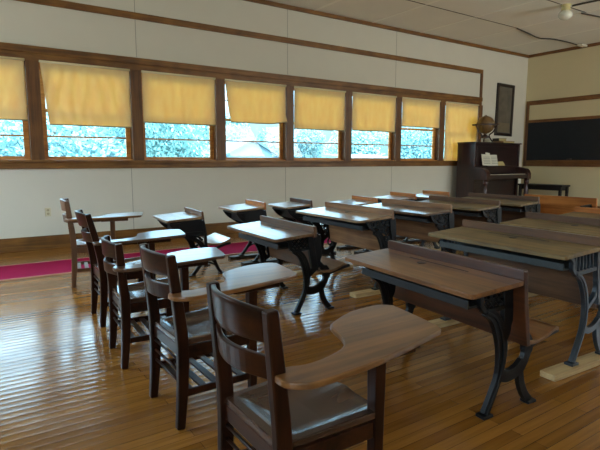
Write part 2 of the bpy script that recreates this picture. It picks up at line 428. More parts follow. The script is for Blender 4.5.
# outlet
R = root('wall_outlet', (.97, YW, .547), 0, 'small ivory electric outlet plate on the white wall under the second blind', 'outlet')
MB().box(-.04, .04, -.008, 0, -.063, .063).build('cover_plate', M['ivory'], R, bevel=.004)
for z in (-.026, .026):
    MB().lathe([(.0, -.001), (.017, -.001), (.018, .0), (.0, .0)], 16).build('socket', M['slot'], R).matrix_local = Matrix.Translation((0, -.0085, z)) @ Matrix.Rotation(PI/2, 4, 'X')

# rug
R = root('rug_runner', (3.1, 6.58, 0), math.radians(0), 'long crimson carpet runner on the floor along the window wall', 'rug')
MB().box(-5.5, 2.9, -.405, .405, .0005, .010).build('pile', M['rug'], R, bevel=.003)
MB().box(-5.5, 2.9, .405, .43, .0005, .011).box(-5.5, 2.9, -.43, -.405, .0005, .011).build('edge_binding', M['rug_edge'], R)

# ------------------------------------------------------------------ desks
def scroll(mb, cx, cz, r, turns, a0, hw, v0, v1, sgn=1):
    pts = []
    N_ = int(12*turns)
    for i in range(N_+1):
        t = i/N_; rr = r*(1-.82*t); a = a0+sgn*2*PI*turns*t
        pts.append((cx+rr*COS(a), cz+rr*SIN(a)))
    mb.ribbon(pts, hw, v0, v1)

def iron_side(v, style, zt, d, du=0, cap=None, skew=.04):
    """one cast side frame in the (u,z) plane at lateral position v; zt = underside of the top at its front"""
    b = MB(); v0, v1 = v-.014, v+.014; t0, t1 = v-.008, v+.008
    if style == 'single':
        g = lambda u, z: (u, z*zt/.66)
        # closed steel pan side
        b.prism([g(.05, .655), g(d+.03, .675), g(d+.07, .47), g(.22, .48), g(.10, .58)], lambda p, t: (p[0], t, p[1]), t0, t1)
        arm = cat_rom([g(.06, .645), g(.12, .57), g(.24, .49), g(.36, .42), g(.43, .33), g(.46, .24)], 5)
        b.ribbon(arm, [.018+.012*i/len(arm) for i in range(len(arm))], v0, v1)
        b.ribbon(cat_rom([g(d+.04, .66), g(d+.065, .5), g(d+.07, .36), g(.48, .25)], 5), .016, v0, v1)
        b.ribbon(cat_rom([g(.27, .48), g(.36, .47), g(.42, .42)], 4), .012, v0, v1)
        b.ribbon(cat_rom([g(.47, .27), g(.42, .17), g(.34, .06), g(.29, .0)], 5), [.024]*6+[.018]*10, v0, v1)
        b.ribbon(cat_rom([g(.47, .27), g(.55, .17), g(.60, .06), g(.64, .0)], 5), [.024]*6+[.018]*10, v0, v1)
        b.ribbon(cat_rom([g(.38, .11), g(.47, .15), g(.57, .11)], 5), .011, v0, v1)
        b.ribbon(cat_rom([g(.47, .25), g(.56, .30), g(.68, .345), g(.76, .36)], 5), .013, v0, v1)
        b.box(.255, .325, v-.03, v+.03, 0, .014).box(.605, .675, v-.03, v+.03, 0, .014)
        return b
    k = zt/.645
    g = lambda u, z: (u+du+skew*(1-z/.65), z*k)
    q = .62 if style == 'bars' else 1
    pu = .405 if cap else d-.03-du
    # curved front leg, seat post, rear leg
    b.ribbon(cat_rom([g(.165, .545), g(.225, .51), g(.265, .44), g(.285, .36), g(.283, .28), g(.262, .19), g(.215, .10), g(.165, .015)], 5),
             thin([.021+.015*SIN(PI*min(1, i/24)) for i in range(36)], q), v0, v1)
    b.ribbon(cat_rom([g(pu, .66), g(pu+.004, .52), g(pu-.004, .42), g(pu-.045, .37), g(.30, .33)], 5), thin([.034]*8+[.024]*13, q), v0, v1)
    b.ribbon(cat_rom([g(.40, .43), g(.45, .38), g(.485, .33), g(.475, .27), g(.435, .21), g(.40, .185)], 5), thin([.02]*6+[.036]*8+[.026]*12, q), v0, v1)
    b.ribbon(cat_rom([g(.27, .20), g(.33, .185), g(.40, .20), g(.45, .235)], 5), thin([.032]*16, q), v0, v1)
    b.ribbon(cat_rom([g(.425, .205), g(.435, .13), g(.465, .06), g(.505, .012)], 5), .022, v0, v1)
    b.box(.13+du+skew, .20+du+skew, v-.028, v+.028, 0, .016).box(.475+du+skew, .54+du+skew, v-.028, v+.028, 0, .016)
    b.ribbon(cat_rom([g(.46, .30), g(.54, .325), g(.66, .35), g(.74, .365)], 5), .012, v0, v1)
    # flanges give the casting its T section
    b.ribbon(cat_rom([g(.165, .545), g(.225, .51), g(.265, .44), g(.285, .36), g(.283, .28), g(.262, .19), g(.215, .10), g(.165, .015)], 5), .007, v-.02, v+.02)
    # bracket under the top
    um = min(.42, pu+.025)
    b.ribbon([g(.06, .652), g(um, .668)], .010, v0, v1)
    if style in ('diamond', 'bars'):
        b.ribbon(cat_rom([g(.085, .655), g(.13, .625), g(.135, .575), g(.165, .545)], 4), .013, v0, v1)
        b.ribbon([g(.155, .545), g(um, .56)], .012, v0, v1)
        if style == 'diamond':
            for i in range(-2, 8):
                a = .14+.04*i
                for sg in (1, -1):
                    p = []
                    for t in range(9):
                        z = .55+.10*t/8; u = a+sg*.1*(t/8-.5)
                        if .125 < u < min(.415, pu+.02): p.append(g(u, z))
                    if len(p) > 1: b.ribbon([p[0], p[-1]], .0045, t0, t1)
            b.ribbon([g(.14, .60), g(um, .61)], .004, t0, t1)
        else:
            for i in range(7):
                u = .16+.036*i
                b.ribbon(cat_rom([g(u, .545), g(u+.006, .60), g(u-.002, .66)], 3), .0055, t0, t1)
    else:       # scroll filigree in a deep bracket
        b.ribbon(cat_rom([g(.075, .655), g(.10, .60), g(.165, .56), g(.235, .53), g(.29, .45), g(.32, .37)], 5), .011, v0, v1)
        b.ribbon(cat_rom([g(.165, .56), g(.20, .53), g(.235, .53)], 4), .010, v0, v1)
        for cx, cz, r, a0, sg in ((.145, .615, .034, 1.2, 1), (.215, .61, .036, 2.4, -1), (.29, .612, .036, .5, 1), (.36, .62, .034, 2.0, -1),
                                  (.255, .555, .030, 4., 1), (.325, .545, .034, 1., -1), (.385, .555, .026, 3., 1),
                                  (.325, .475, .030, 2., 1), (.38, .485, .028, 4.6, -1), (.36, .42, .024, 1.6, 1)):
            cz *= k; cx += du
            scroll(b, cx, cz, r, 1.7, a0, .0048, t0, t1, sg)
            b.ribbon([(cx+r*COS(t*PI/6), cz+r*SIN(t*PI/6)) for t in range(13)], .0042, t0, t1)
        scroll(b, .245+du, .355*k, .03, 1.4, 3.0, .006, t0, t1, 1)
        b.ribbon([(.43+du+.030*COS(t*PI/6), .30*k+.045*SIN(t*PI/6)) for t in range(13)], .008, t0, t1)
    if cap:     # the casting runs up along the end of the seat board
        b.ribbon(cat_rom([(d+.02, cap), (d+.024, .60*k), (d+.045, .48*k), (d+.07, .36)], 5), .03, v0-.004, v1)
    return b

def school_desk(name, loc, rot, w, d, z, style, mats, label, group, runner=None, inset=.075, slat=0, inkwell=False, ridge=.055, desk=True, du=.045, full=False, iw=0):
    R = root(name, (loc[0], loc[1], 0), math.radians(rot), label, 'school desk' if desk else 'bench', group)
    top_m, back_m, iron_m, shelf_m = mats
    r = .038 if runner else 0
    zt = z-.024; hw = w/2
    lift = lambda o: o
    if desk:
        # sloping top with softly rounded front corners
        cr = .025
        ol = []
        for cx, cy, a0 in ((cr, -hw+cr, PI), (d-.002, -hw+.002, 1.5*PI), (d-.002, hw-.002, 0), (cr, hw-cr, .5*PI)):
            q = cr if cx == cr else .002
            for i in range(5):
                a = a0+i*PI/8; ol.append((cx+q*COS(a), cy+q*SIN(a)))
        sl = .025/d
        MB().prism(ol, lambda p, t: (p[0], p[1], zt+t+sl*p[0]), 0, .024).build('desktop', top_m, R, bevel=.005)
        dt = R.children[0]
        g0 = d-.062
        MB().box(g0-.006, g0+.006, -w*.22, w*.22, z+sl*g0-.004, z+sl*g0+.0008).build('pen_groove', M['shelf_dark'], R)
        if inkwell:
            for vv in [iw]:
                MB().lathe([(.029, -.006), (.029, .0012), (.0, .0016)], 18, (d-.105, vv, z+sl*(d-.105))).build('inkwell_hole', M['ebony'], R, smooth=False)
        if style == 'single':
            MB().box(.16, d+.03, -hw+.06, hw-.06, z-.165, z-.150).box(.05, .17, -hw+.05, hw-.05, z-.06, z-.045).box(.155, .167, -hw+.06, hw-.06, z-.16, z-.05).build('book_box', shelf_m, R)
        else:
            MB().box(.085, d, -hw+inset+.02, hw-inset-.02, z-.105, z-.092).box(.08, .092, -hw+inset+.02, hw-inset-.02, z-.105, z-.062).build('book_shelf', shelf_m, R, bevel=.002)
    # board: back of the seat in front, its upper edge stands above the top
    zb, ztop = (.36, z+.025+ridge) if style != 'single' else (.42, z+.025+ridge)
    th = .03 if style != 'single' else .024
    wl = hw if full else hw-inset-.004
    zr = zt+.012 if desk else zb+.02
    rows = [(zb+(zr-zb)*i/9, wl) for i in range(10)]+[(zr+.0005, hw), (ztop-.012, hw), (ztop, hw-.004)]
    def bf(a, c, o=0):
        zz, ww = rows[int(round(c*(len(rows)-1)))]
        return (d+.055*(1-(zz-zb)/(ztop-zb))**1.3+o, -ww+2*ww*a, zz)
    MB().sheet(lambda a, c: bf(a, c), 10, len(rows)-1, lambda a, c: bf(a, c, th)).build('backrest', back_m, R, bevel=.004)
    # folding seat
    sw = hw-.05
    us = d+.10
    def sf(a, c, o=0):
        u = us+.29*c
        zz = .345+.04*c-.028*SIN(PI*min(1, c*1.1))+o
        if c > .9: zz -= .010*(c-.9)/.1
        return (u, -sw+2*sw*a, zz)
    MB().sheet(lambda a, c: sf(a, c), 4, 14, lambda a, c: sf(a, c, .022)).build('folding_seat', M[back_m] if isinstance(back_m, str) else top_m if desk else back_m, R, bevel=.005)
    for s in (1, -1):
        o = iron_side(s*(hw-inset), style, zt-r, d, du, (zt+.01-r) if (style != 'single' and not full) else None).build('iron_side_frame', iron_m, R, bevel=.002, seg=1)
        o.location.z = r
        if runner:
            vv = s*(hw-inset)
            MB().box(-.04 if style != 'single' else .12, .80, vv-.05, vv+.05, 0, r).build('floor_runner', runner, R, bevel=.003)
    return R

G = 'old school desks in three rows'
red = (M['top_red'], M['back_red'], M['iron'], M['shelf_dark'])
brown = (M['top_brown'], M['back_mid'], M['iron'], M['shelf_dark'])
olive = (M['top_olive'], M['back_mid'], M['iron_grey'], M['shelf_grey'])
pale = (M['top_pale'], M['back_pale'], M['iron'], M['shelf_dark'])
dark = (M['top_dark'], M['back_pale'], M['iron'], M['shelf_dark'])
oli2 = (M['top_olive'], M['back_mid'], M['iron'], M['shelf_dark'])
sing = (M['top_pale'], M['back_mid'], M['iron_box'], M['iron_box'])
# near row
school_desk('double_school_desk', (1.945, 1.925), -5, 1.06, .36, .685, 'diamond', red, 'nearest double desk with red-brown top and black legs, lower right', G, inkwell=1, inset=.075, full=True, iw=.08, du=.01)
school_desk('double_school_desk', (2.885, 2.029), -3.2, 1.10, .385, .75, 'bars', olive, 'worn olive-brown double desk with grey iron legs on a pale runner, right edge', G, M['runner'], inkwell=1, inset=.035, du=.0)
school_desk('double_school_desk', (3.99, 2.17), -3.2, 1.09, .385, .74, 'scroll', oli2, 'worn olive double desk directly behind the grey-legged desk at the right edge', G, M['runner'], inkwell=1, inset=.035, du=.0)
school_desk('double_school_desk', (5.06, 2.26), -3, 1.08, .385, .73, 'scroll', (M['top_olive'], M['back_orange'], M['iron'], M['shelf_dark']), 'farthest desk of the near row, only its short orange ridge showing below the orange bench', G, M['runner'])
# middle row
school_desk('double_school_desk', (2.03, 3.826), -2.5, .985, .362, .676, 'diamond', brown, 'brown desk with a lattice iron side nearest the armchair desks, first of the middle row', G, inkwell=1, inset=.085)
school_desk('double_school_desk', (3.054, 4.089), -1.2, 1.13, .415, .738, 'scroll', pale, 'double desk with scrolled iron side and pale shining top, second of the middle row', G, M['runner'], inkwell=1, ridge=.06, inset=.025)
school_desk('double_school_desk', (4.061, 4.188), -1, 1.13, .405, .733, 'scroll', dark, 'dark brown double desk third in the middle row, its left half shining with window light', G, M['runner'], inkwell=1, ridge=.06, inset=.025)
school_desk('double_school_desk', (5.026, 4.236), 0, 1.12, .406, .730, 'scroll', oli2, 'olive-brown double desk fourth in the middle row, next to last before the piano', G, M['runner'], inkwell=1, ridge=.06, inset=.025)
school_desk('double_school_desk', (5.93, 4.258), 0, 1.12, .407, .738, 'scroll', oli2, 'fifth desk of the middle row, the one closest to the piano and the orange bench', G, M['runner'], ridge=.06, inset=.025)
school_desk('school_bench', (6.93, 3.95), 0, 1.08, .36, .69, 'scroll', (M['back_orange'], M['back_orange'], M['iron'], M['shelf_dark']), 'plain orange wooden bench back standing before the dark low table at right', 'orange bench', desk=False, ridge=.07)
# window row
school_desk('single_school_desk', (1.78, 5.5), -4, .645, .39, .655, 'single', sing, 'small single desk with a dark steel side, leftmost of the window row', G)
school_desk('single_school_desk', (2.688, 5.66), -5, .60, .389, .704, 'single', (M['top_pale'], M['back_orange'], M['iron_box'], M['iron_box']), 'single desk with an orange ridge on dark runners, second of the window row', G, M['runner_dark'])
school_desk('single_school_desk', (3.473, 5.722), -4.4, .59, .36, .693, 'single', (M['top_pale'], M['back_red'], M['iron'], M['iron']), 'single desk with a dark red ridge, third of the window row', G, M['runner_dark'])
so = (M['top_pale'], M['back_orange'], M['iron_box'], M['iron_box'])
school_desk('single_school_desk', (4.36, 5.45), -4.5, .59, .40, .706, 'single', so, 'single desk of which only an orange ridge shows over the scrolled double desk', G, M['runner_dark'])
school_desk('single_school_desk', (5.472, 5.764), -3.7, .60, .396, .707, 'single', so, 'single desk with a bright reflecting top and pale ridge behind the dark double desk', G, M['runner_dark'])
school_desk('single_school_desk', (6.234, 5.745), -3.6, .60, .40, .710, 'single', so, 'farthest single desk of the window row, its orange ridge close to the piano side', G, M['runner_dark'])

# ------------------------------------------------------------------ tablet-arm chairs
TAB = [(-.05, -.175), (-.075, -.22), (-.07, -.27), (-.04, -.30), (0, -.317), (.06, -.318), (.29, -.298), (.62, -.228), (.66, -.212), (.685, -.17), (.73, .08),
       (.725, .115), (.70, .14), (.66, .152), (.52, .14), (.37, .072), (.335, .04), (.315, -.01), (.295, -.075), (.265, -.125), (.225, -.158), (.17, -.18), (.11, -.194), (.05, -.198), (0, -.185)]
def arm_chair(loc, rot, label, hs=1.0, zt=.68, m='dark', tab='tablet_dark', lean=-.04, ztop=.87, tx=.01):
    R = root('tablet_arm_chair', (loc[0], loc[1], 0), math.radians(rot), label, 'chair', 'tablet arm chairs in a line on the left')
    wz, wy, ws = (M['chair'], M['chair_y'], M['chair_seat']) if m == 'dark' else (M['chair_light'], M['chair_light'], M['chair_light'])
    hw = .20; zs = .44*hs
    for s in (1, -1):                      # rear legs run up into the back posts
        p = cat_rom([(-.018, .0), (.0, .22*hs), (.004, zs), (lean*.3, .62*ztop/.87), (lean, ztop)], 6)
        wd = [.020+.008*SIN(PI*i/(len(p)-1)) for i in range(len(p))]
        MB().ribbon(p, wd, s*hw-.019, s*hw+.019).build('back_leg', wz, R, bevel=.006, seg=2)
    tk = zt-.022
    for s in (1, -1):
        zz = zs-.005 if s == 1 else tk
        x = .385
        MB().hexa([(x-.018, s*hw-.018, 0), (x+.018, s*hw-.018, 0), (x+.018, s*hw+.018, 0), (x-.018, s*hw+.018, 0),
                   (x-.024, s*hw-.024, zz), (x+.024, s*hw-.024, zz), (x+.024, s*hw+.024, zz), (x-.024, s*hw+.024, zz)]).build('front_leg', wz, R, bevel=.004)
    # curved rails of the back
    def rail(z0, z1, xa, xb, name):
        def f(a, c, o=0):
            y = (-hw+.005)+(2*hw-.01)*a
            bow = -.055*SIN(PI*a)
            zz = z0+(z1-z0)*c+ (.014*SIN(PI*a)*c if name == 'top_rail' else 0)
            return (xa+(xb-xa)*c+bow+o, y, zz)
        MB().sheet(lambda a, c: f(a, c), 16, 6, lambda a, c: f(a, c, .02)).build(name, wy, R, bevel=.004, smooth=False)
    q = ztop/.87
    rail(.765*q, .866*q, lean*.62-.012, lean-.010, 'top_rail')
    rail(.648*q, .724*q, lean*.3-.012, lean*.5-.012, 'back_rail')
    # saddle seat
    def seat(a, c, o=0):
        x = -.005+.42*c; hwid = (.195+.028*c)
        if c > .9: hwid -= .02*((c-.9)/.1)**2
        y = -hwid+2*hwid*a
        s_ = abs(a*2-1)
        inner = max(0, 1-(s_/.84)**7)*max(0, min(1, (c-.10)/.14))
        dip = .026*inner*(1-.55*max(0, (c-.55)/.45))
        ridge = .012*math.exp(-((a-.5)/.10)**2)*max(0, (c-.55)/.45)
        z = zs-dip+ridge*.8+.012*c
        return (x, y, z if o == 0 else zs-.028+.012*c)
    MB().sheet(lambda a, c: seat(a, c), 28, 24, lambda a, c: seat(a, c, 1)).build('seat', ws, R, bevel=.005, smooth=False)
    for p_ in R.children[-1].data.polygons: p_.use_smooth = True
    # apron
    a_ = MB(); z0, z1 = zs-.088, zs-.027
    a_.box(.0, .385, -hw-.012, -hw+.010, z0, z1).box(.0, .385, hw-.010, hw+.012, z0, z1).box(.36, .385, -hw+.01, hw-.01, z0, z1).box(-.005, .015, -hw+.01, hw-.01, z0, z1)
    a_.build('apron', wy, R, bevel=.003)
    # book rack below: side rails, cross slats, rear guard rails
    zr = .175*hs
    k_ = R
    MB().box(.0, .385, -hw-.009, -hw+.009, zr-.018, zr+.018).build('side_stretcher', wz, k_, bevel=.003)
    MB().box(.0, .385, hw-.009, hw+.009, zr-.018, zr+.018).build('side_stretcher', wz, k_, bevel=.003)
    for i in range(5):
        x = .045+.072*i
        MB().box(x-.018, x+.018, -hw+.005, hw-.005, zr-.004, zr+.008).build('rack_slat', wz, k_, bevel=.002)
    for i in range(3):
        z = zr+.045+.055*i
        MB().tube([(.0, -hw+.01, z), (.0, hw-.01, z)], .007, 8).build('rack_guard_rail', wz, k_, smooth=True)
    # tablet arm
    t = cat_rom(TAB+[TAB[0]], 3)[:-1]
    MB().prism(t, lambda p, h: (p[0]*.985+tx, p[1], zt-.022+h), 0, .022).build('writing_tablet', M[tab], R, bevel=.006, seg=3)
    MB().box(.27, .54, -.235, -.165, zt-.05, zt-.022).build('tablet_cleat', wz, R, bevel=.004)
    MB().box(-.005, .27, -.225, -.195, zt-.048, zt-.022).build('arm_brace', wz, R, bevel=.004)
    return R
arm_chair((.738, 1.395), 0, 'nearest dark wooden chair with a brown writing arm, at the bottom centre', tab='tablet', zt=.68, ztop=.872, tx=.04, lean=-.037)
arm_chair((.80, 2.41), .8, 'second nearest dark chair with a writing arm, its slatted book rack in plain view', tab='tablet', zt=.685, ztop=.862)
arm_chair((.775, 3.285), -3, 'low-backed dark chair with a writing arm, in the middle of the line of five', zt=.66, ztop=.795, lean=-.02)
arm_chair((.84, 4.19), -2, 'tall-backed dark chair with a writing arm, second from the window wall', zt=.685, ztop=.895, lean=-.085)
arm_chair((.895, 5.62), -9, 'lighter brown chair with a writing arm, farthest of the line, beside the crimson rug', zt=.72, ztop=.895, lean=-.04, m='light', tab='tablet')

# ------------------------------------------------------------------ piano corner
PX0, PX1, PZ = 9.92, 11.72, 1.745
R = root('upright_piano', ((PX0+PX1)/2, 7.6, 0), 0, 'dark mahogany upright piano against the window wall', 'piano')
hw = (PX1-PX0)/2; yb, yf, yk = .31, -.19, -.53     # back, cabinet front, key bed front
MB().box(-hw, -hw+.05, yf, yb, 0, PZ-.03).build('side_panel', M['piano'], R, bevel=.004)
MB().box(hw-.05, hw, yf, yb, 0, PZ-.03).build('side_panel', M['piano'], R, bevel=.004)
MB().box(-hw-.02, hw+.02, yf-.03, yb, PZ-.03, PZ).build('lid', M['piano_x'], R, bevel=.008)
MB().box(-hw+.05, hw-.05, yf+.03, yf+.05, 1.17, PZ-.03).box(-hw+.12, hw-.12, yf+.022, yf+.03, 1.24, PZ-.10).build('upper_panel', M['piano_x'], R, bevel=.003)
MB().box(-hw+.05, hw-.05, yf+.06, yf+.08, .1, .88).box(-hw+.1, hw-.1, yf+.05, yf+.06, .18, .80).build('lower_panel', M['piano_x'], R, bevel=.003)
MB().box(-hw+.05, hw-.05, yb-.03, yb, .05, PZ-.03).build('back_panel', M['piano_x'], R)
MB().box(-hw+.02, hw-.02, yk+.02, yf+.06, .88, .955).build('key_bed', M['piano_x'], R, bevel=.004)
for s in (1, -1):
    x = s*(hw-.075)
    pr = [(yf+.03, .86), (yk, .86), (yk, .99), (yk+.03, 1.06), (yk+.08, 1.11), (yf+.03, 1.17)]
    MB().prism(pr, lambda p, t: (t, p[0], p[1]), x-.075, x+.075).build('key_cheek', M['piano'], R, bevel=.006)
    prof = [(.055, .0), (.055, .06), (.035, .08), (.04, .2), (.055, .45), (.045, .66), (.035, .72), (.06, .76), (.06, .86)]
    MB().lathe(prof, 16, (s*(hw-.075), yk+.07, 0)).build('turned_leg', M['piano'], R, smooth=True)
    MB().box(x-.06, x+.06, yk-.01, yf+.1, 0, .06).build('toe_block', M['piano'], R, bevel=.006)
MB().box(-hw+.15, hw-.15, yf-.06, yf+.04, 1.13, 1.17).box(-hw+.15, hw-.15, yf-.0, yf+.03, 1.0, 1.14).build('fallboard', M['piano_x'], R, bevel=.004)
MB().box(-hw+.15, hw-.15, yk+.02, yk+.05, .955, .975).build('key_slip', M['piano_x'], R)
kb = MB(); nW = 52; kw = (2*hw-.32)/nW
for i in range(nW): kb.box(-hw+.16+i*kw+.0007, -hw+.16+(i+1)*kw-.0007, yk+.055, yf-.02, .957, .985)
kb.build('white_keys', M['keys'], R)
kb = MB()
for i in range(nW-1):
    if i % 7 in (0, 2, 3, 5, 6): kb.box(-hw+.16+(i+1)*kw-.007, -hw+.16+(i+1)*kw+.007, yk+.11, yf-.02, .985, .998)
kb.build('black_keys', M['ebony'], R)
MB().box(-.5, .5, yf-.085, yf+.03, 1.165, 1.185).build('music_ledge', M['piano_x'], R, bevel=.003)
for x in (-.12, 0, .12): MB().box(x-.02, x+.02, yf-.12, yf+.06, .05, .065).build('pedal', M['brass'], R, bevel=.004)

R = root('sheet_music', (10.46, 7.6+yf-.052, 1.187), 0, 'open white sheet music leaning on the piano, a loose leaf rising behind it', 'sheet music')
f1 = lambda a, c, t=0: (-.30+.30*a, -.02*a*c+t+.05*c, .262*c+.012*(1-a))
f2 = lambda a, c, t=0: (.30*a, -.02*(1-a)*c+t+.05*c, .26*c)
MB().sheet(f1, 8, 4, lambda a, c: f1(a, c, .003)).build('left_page', M['paper'], R)
MB().sheet(f2, 8, 4, lambda a, c: f2(a, c, .003)).build('right_page', M['paper'], R)
MB().hexa([(-.12, .010, 0), (.06, .010, 0), (.06, .014, 0), (-.12, .014, 0), (-.13, .062, .315), (.03, .062, .30), (.03, .066, .30), (-.13, .066, .315)]).build('loose_page', M['paper'], R)
ln = MB()
for i in range(5):
    z = .05+.038*i
    for xs in ((-.27, -.03), (.03, .27)):
        ln.hexa([(xs[0], .05*z/.25-.0285, z), (xs[1], .05*z/.25-.0285, z), (xs[1], .05*z/.25-.0265, z), (xs[0], .05*z/.25-.0265, z),
                 (xs[0], .05*z/.25-.0275, z+.008), (xs[1], .05*z/.25-.0275, z+.008), (xs[1], .05*z/.25-.0255, z+.008), (xs[0], .05*z/.25-.0255, z+.008)])
ln.build('printed_staves', M['paper_ink'], R)
bk = MB().hexa([(-.15, 0, 0), (.15, 0, 0), (.15, .012, 0), (-.15, .012, 0), (-.15, .03, .10), (.09, .03, .10), (.09, .042, .10), (-.15, .042, .10)]).build('song_booklet', M['paper_y'], None, bevel=.002)
bk.location = (10.94, 7.6+yf-.03, 1.187)
tag(bk, 'small yellowed booklet leaning on the piano beside the white sheet music', 'booklet')

# globe on the piano
R = root('desk_globe', (10.70, 7.72, PZ+.001), .3, 'old brown world globe in a wooden stand on top of the piano', 'globe')
b = MB(); prof = [(.215*SIN(PI*i/20), .435-.215*COS(PI*i/20)) for i in range(21)]
b.lathe(prof, 28).build('globe_ball', M['globe'], R, smooth=True)
b = MB(); b.lathe([(.235, .425), (.315, .425), (.315, .447), (.235, .447)], 32)
b.build('horizon_ring', M['globe_wood'], R)
b = MB(); N_ = 32
b.ribbon([(.23*COS(2*PI*i/N_), .435+.23*SIN(2*PI*i/N_)) for i in range(N_+1)], .008, -.006, .006).build('meridian_ring', M['brass'], R)
for k in range(3):
    a = 2*PI*k/3+.5
    MB().tube(cat_rom([(.28*COS(a), .28*SIN(a), .43), (.20*COS(a), .20*SIN(a), .27), (.10*COS(a), .10*SIN(a), .17), (.19*COS(a), .19*SIN(a), .019)], 4), .017, 8).build('stand_leg', M['globe_wood'], R, smooth=True)
MB().lathe([(.03, .10), (.11, .12), (.11, .15), (.03, .2)], 18).build('stand_hub', M['globe_wood'], R)
# books on the piano
def book(loc, sx, sy, sz, rz, mat, label):
    R = root('book', loc, rz, label, 'book', 'books lying on the piano')
    MB().box(-sx/2, sx/2, -sy/2, sy/2, 0, .006).box(-sx/2, sx/2, -sy/2, sy/2, sz-.006, sz).box(-sx/2, -sx/2+.006, -sy/2, sy/2, 0, sz).build('cover', mat, R)
    MB().box(-sx/2+.006, sx/2-.008, -sy/2+.008, sy/2-.008, .006, sz-.006).build('page_block', M['paper_y'], R)
book((11.37, 7.64, PZ), .52, .28, .05, .05, M['book_tan'], 'wide tan book lying flat on the piano under the hanging picture')
book((11.24, 7.68, PZ+.05), .28, .2, .07, -.12, M['book_dark'], 'small dark book lying on top of the tan book on the piano')
# picture
R = root('wall_picture', (11.915, YW, 1.96), 0, 'tall narrow dark-framed picture hanging left of the room corner', 'picture')
R.rotation_euler = (0, .018, 0)
fr = MB(); W, H_ = .37, 1.34
fr.box(-W, -W+.075, -.045, -.004, 0, H_).box(W-.075, W, -.045, -.004, 0, H_).box(-W+.075, W-.075, -.045, -.004, 0, .075).box(-W+.075, W-.075, -.045, -.004, H_-.075, H_)
fr.build('picture_frame', M['frame'], R, bevel=.008)
MB().box(-W+.06, W-.06, -.02, -.006, .06, H_-.06).build('print', M['picture'], R)
MB().box(-.24, .24, -.0215, -.02, .1, .34).build('print_foreground', M['picture_fig'], R)
# low dark table before the blackboard
R = root('low_table', (12.52, 7.2, 0), 0, 'low black wooden table standing under the blackboard', 'table')
MB().box(-.2, .2, -.6, .6, .655, .70).build('table_top', M['bench'], R, bevel=.004)
for sx in (-1, 1):
    for sy in (-1, 1):
        MB().box(sx*.16-.03, sx*.16+.03, sy*.54-.03, sy*.54+.03, 0, .655).build('leg', M['bench'], R, bevel=.003)
MB().box(-.15, .15, -.52, .52, .56, .655).build('apron', M['bench'], R)
# ceiling lamp, shadow streak, cables
R = root('ceiling_lamp', (9.36, 5.17, ZC), 0, 'round white glass globe lamp hanging close under the ceiling', 'lamp')
MB().lathe([(.0, -.10), (.07, -.10), (.08, -.08), (.07, -.03), (.095, 0)], 20).build('lamp_base', M['lamp_base'], R, smooth=False)
prof = [(.12*SIN(PI*i/16), -.175-.09*COS(PI*i/16)) for i in range(17)]
MB().lathe(prof, 28).build('globe_shade', M['lamp_glass'], R, smooth=True)
cb = MB().tube(cat_rom([(10.05, 6.59, ZC-.016), (10.6, 6.68, ZC-.018), (11.2, 6.76, ZC-.03), (11.6, 6.66, ZC-.02), (12.15, 6.63, ZC-.018), (12.84, 6.66, ZC-.016)], 6), .013, 6).build('sagging_cable', M['cable'], None, smooth=True)
tag(cb, 'dark loose cable sagging along the ceiling towards the room corner', 'cable')
cb = MB().tube(cat_rom([(9.44, 5.1, ZC-.02), (9.47, 4.85, ZC-.02), (9.52, 4.55, ZC-.02)], 5), .016, 6).build('lamp_cable', M['cable'], None, smooth=True)  # thin dark rod in place of a shadow streak on the ceiling
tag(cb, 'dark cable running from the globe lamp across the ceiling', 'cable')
cb = MB().tube(cat_rom([(10.05, 5.24, ZC-.018), (10.35, 5.2, ZC-.018), (10.7, 5.16, ZC-.02), (11.5, 5.2, ZC-.016), (12.8, 5.22, ZC-.016)], 5), .013, 6).build('ceiling_cable', M['cable'], None, smooth=True)
tag(cb, 'dark cable at the top right edge leading away from the globe lamp', 'cable')
cd = tag(MB().box(12.6, XF-.045, 6.50, 6.62, ZC-.06, ZC-.016).build('cable_cover', M['conduit'], None, bevel=.005), 'short white cable cover where the ceiling meets the blackboard wall', 'cable cover')

# ------------------------------------------------------------------ outside
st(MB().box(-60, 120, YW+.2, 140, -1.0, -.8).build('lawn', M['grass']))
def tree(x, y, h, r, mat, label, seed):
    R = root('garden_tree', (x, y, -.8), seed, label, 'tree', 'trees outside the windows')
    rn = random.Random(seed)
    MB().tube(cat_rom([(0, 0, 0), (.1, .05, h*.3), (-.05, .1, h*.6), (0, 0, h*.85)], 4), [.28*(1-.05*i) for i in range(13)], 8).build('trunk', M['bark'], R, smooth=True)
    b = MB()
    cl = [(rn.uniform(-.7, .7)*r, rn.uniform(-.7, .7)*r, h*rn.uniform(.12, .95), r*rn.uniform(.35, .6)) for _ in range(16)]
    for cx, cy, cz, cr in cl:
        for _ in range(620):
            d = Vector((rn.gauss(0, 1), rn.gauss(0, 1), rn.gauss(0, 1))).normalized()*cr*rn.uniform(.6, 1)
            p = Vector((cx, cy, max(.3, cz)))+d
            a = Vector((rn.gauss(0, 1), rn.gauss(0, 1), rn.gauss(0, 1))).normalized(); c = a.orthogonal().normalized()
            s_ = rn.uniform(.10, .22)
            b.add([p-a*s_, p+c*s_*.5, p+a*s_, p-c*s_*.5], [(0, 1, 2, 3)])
    me = b.build('leaf_crown', mat, R)
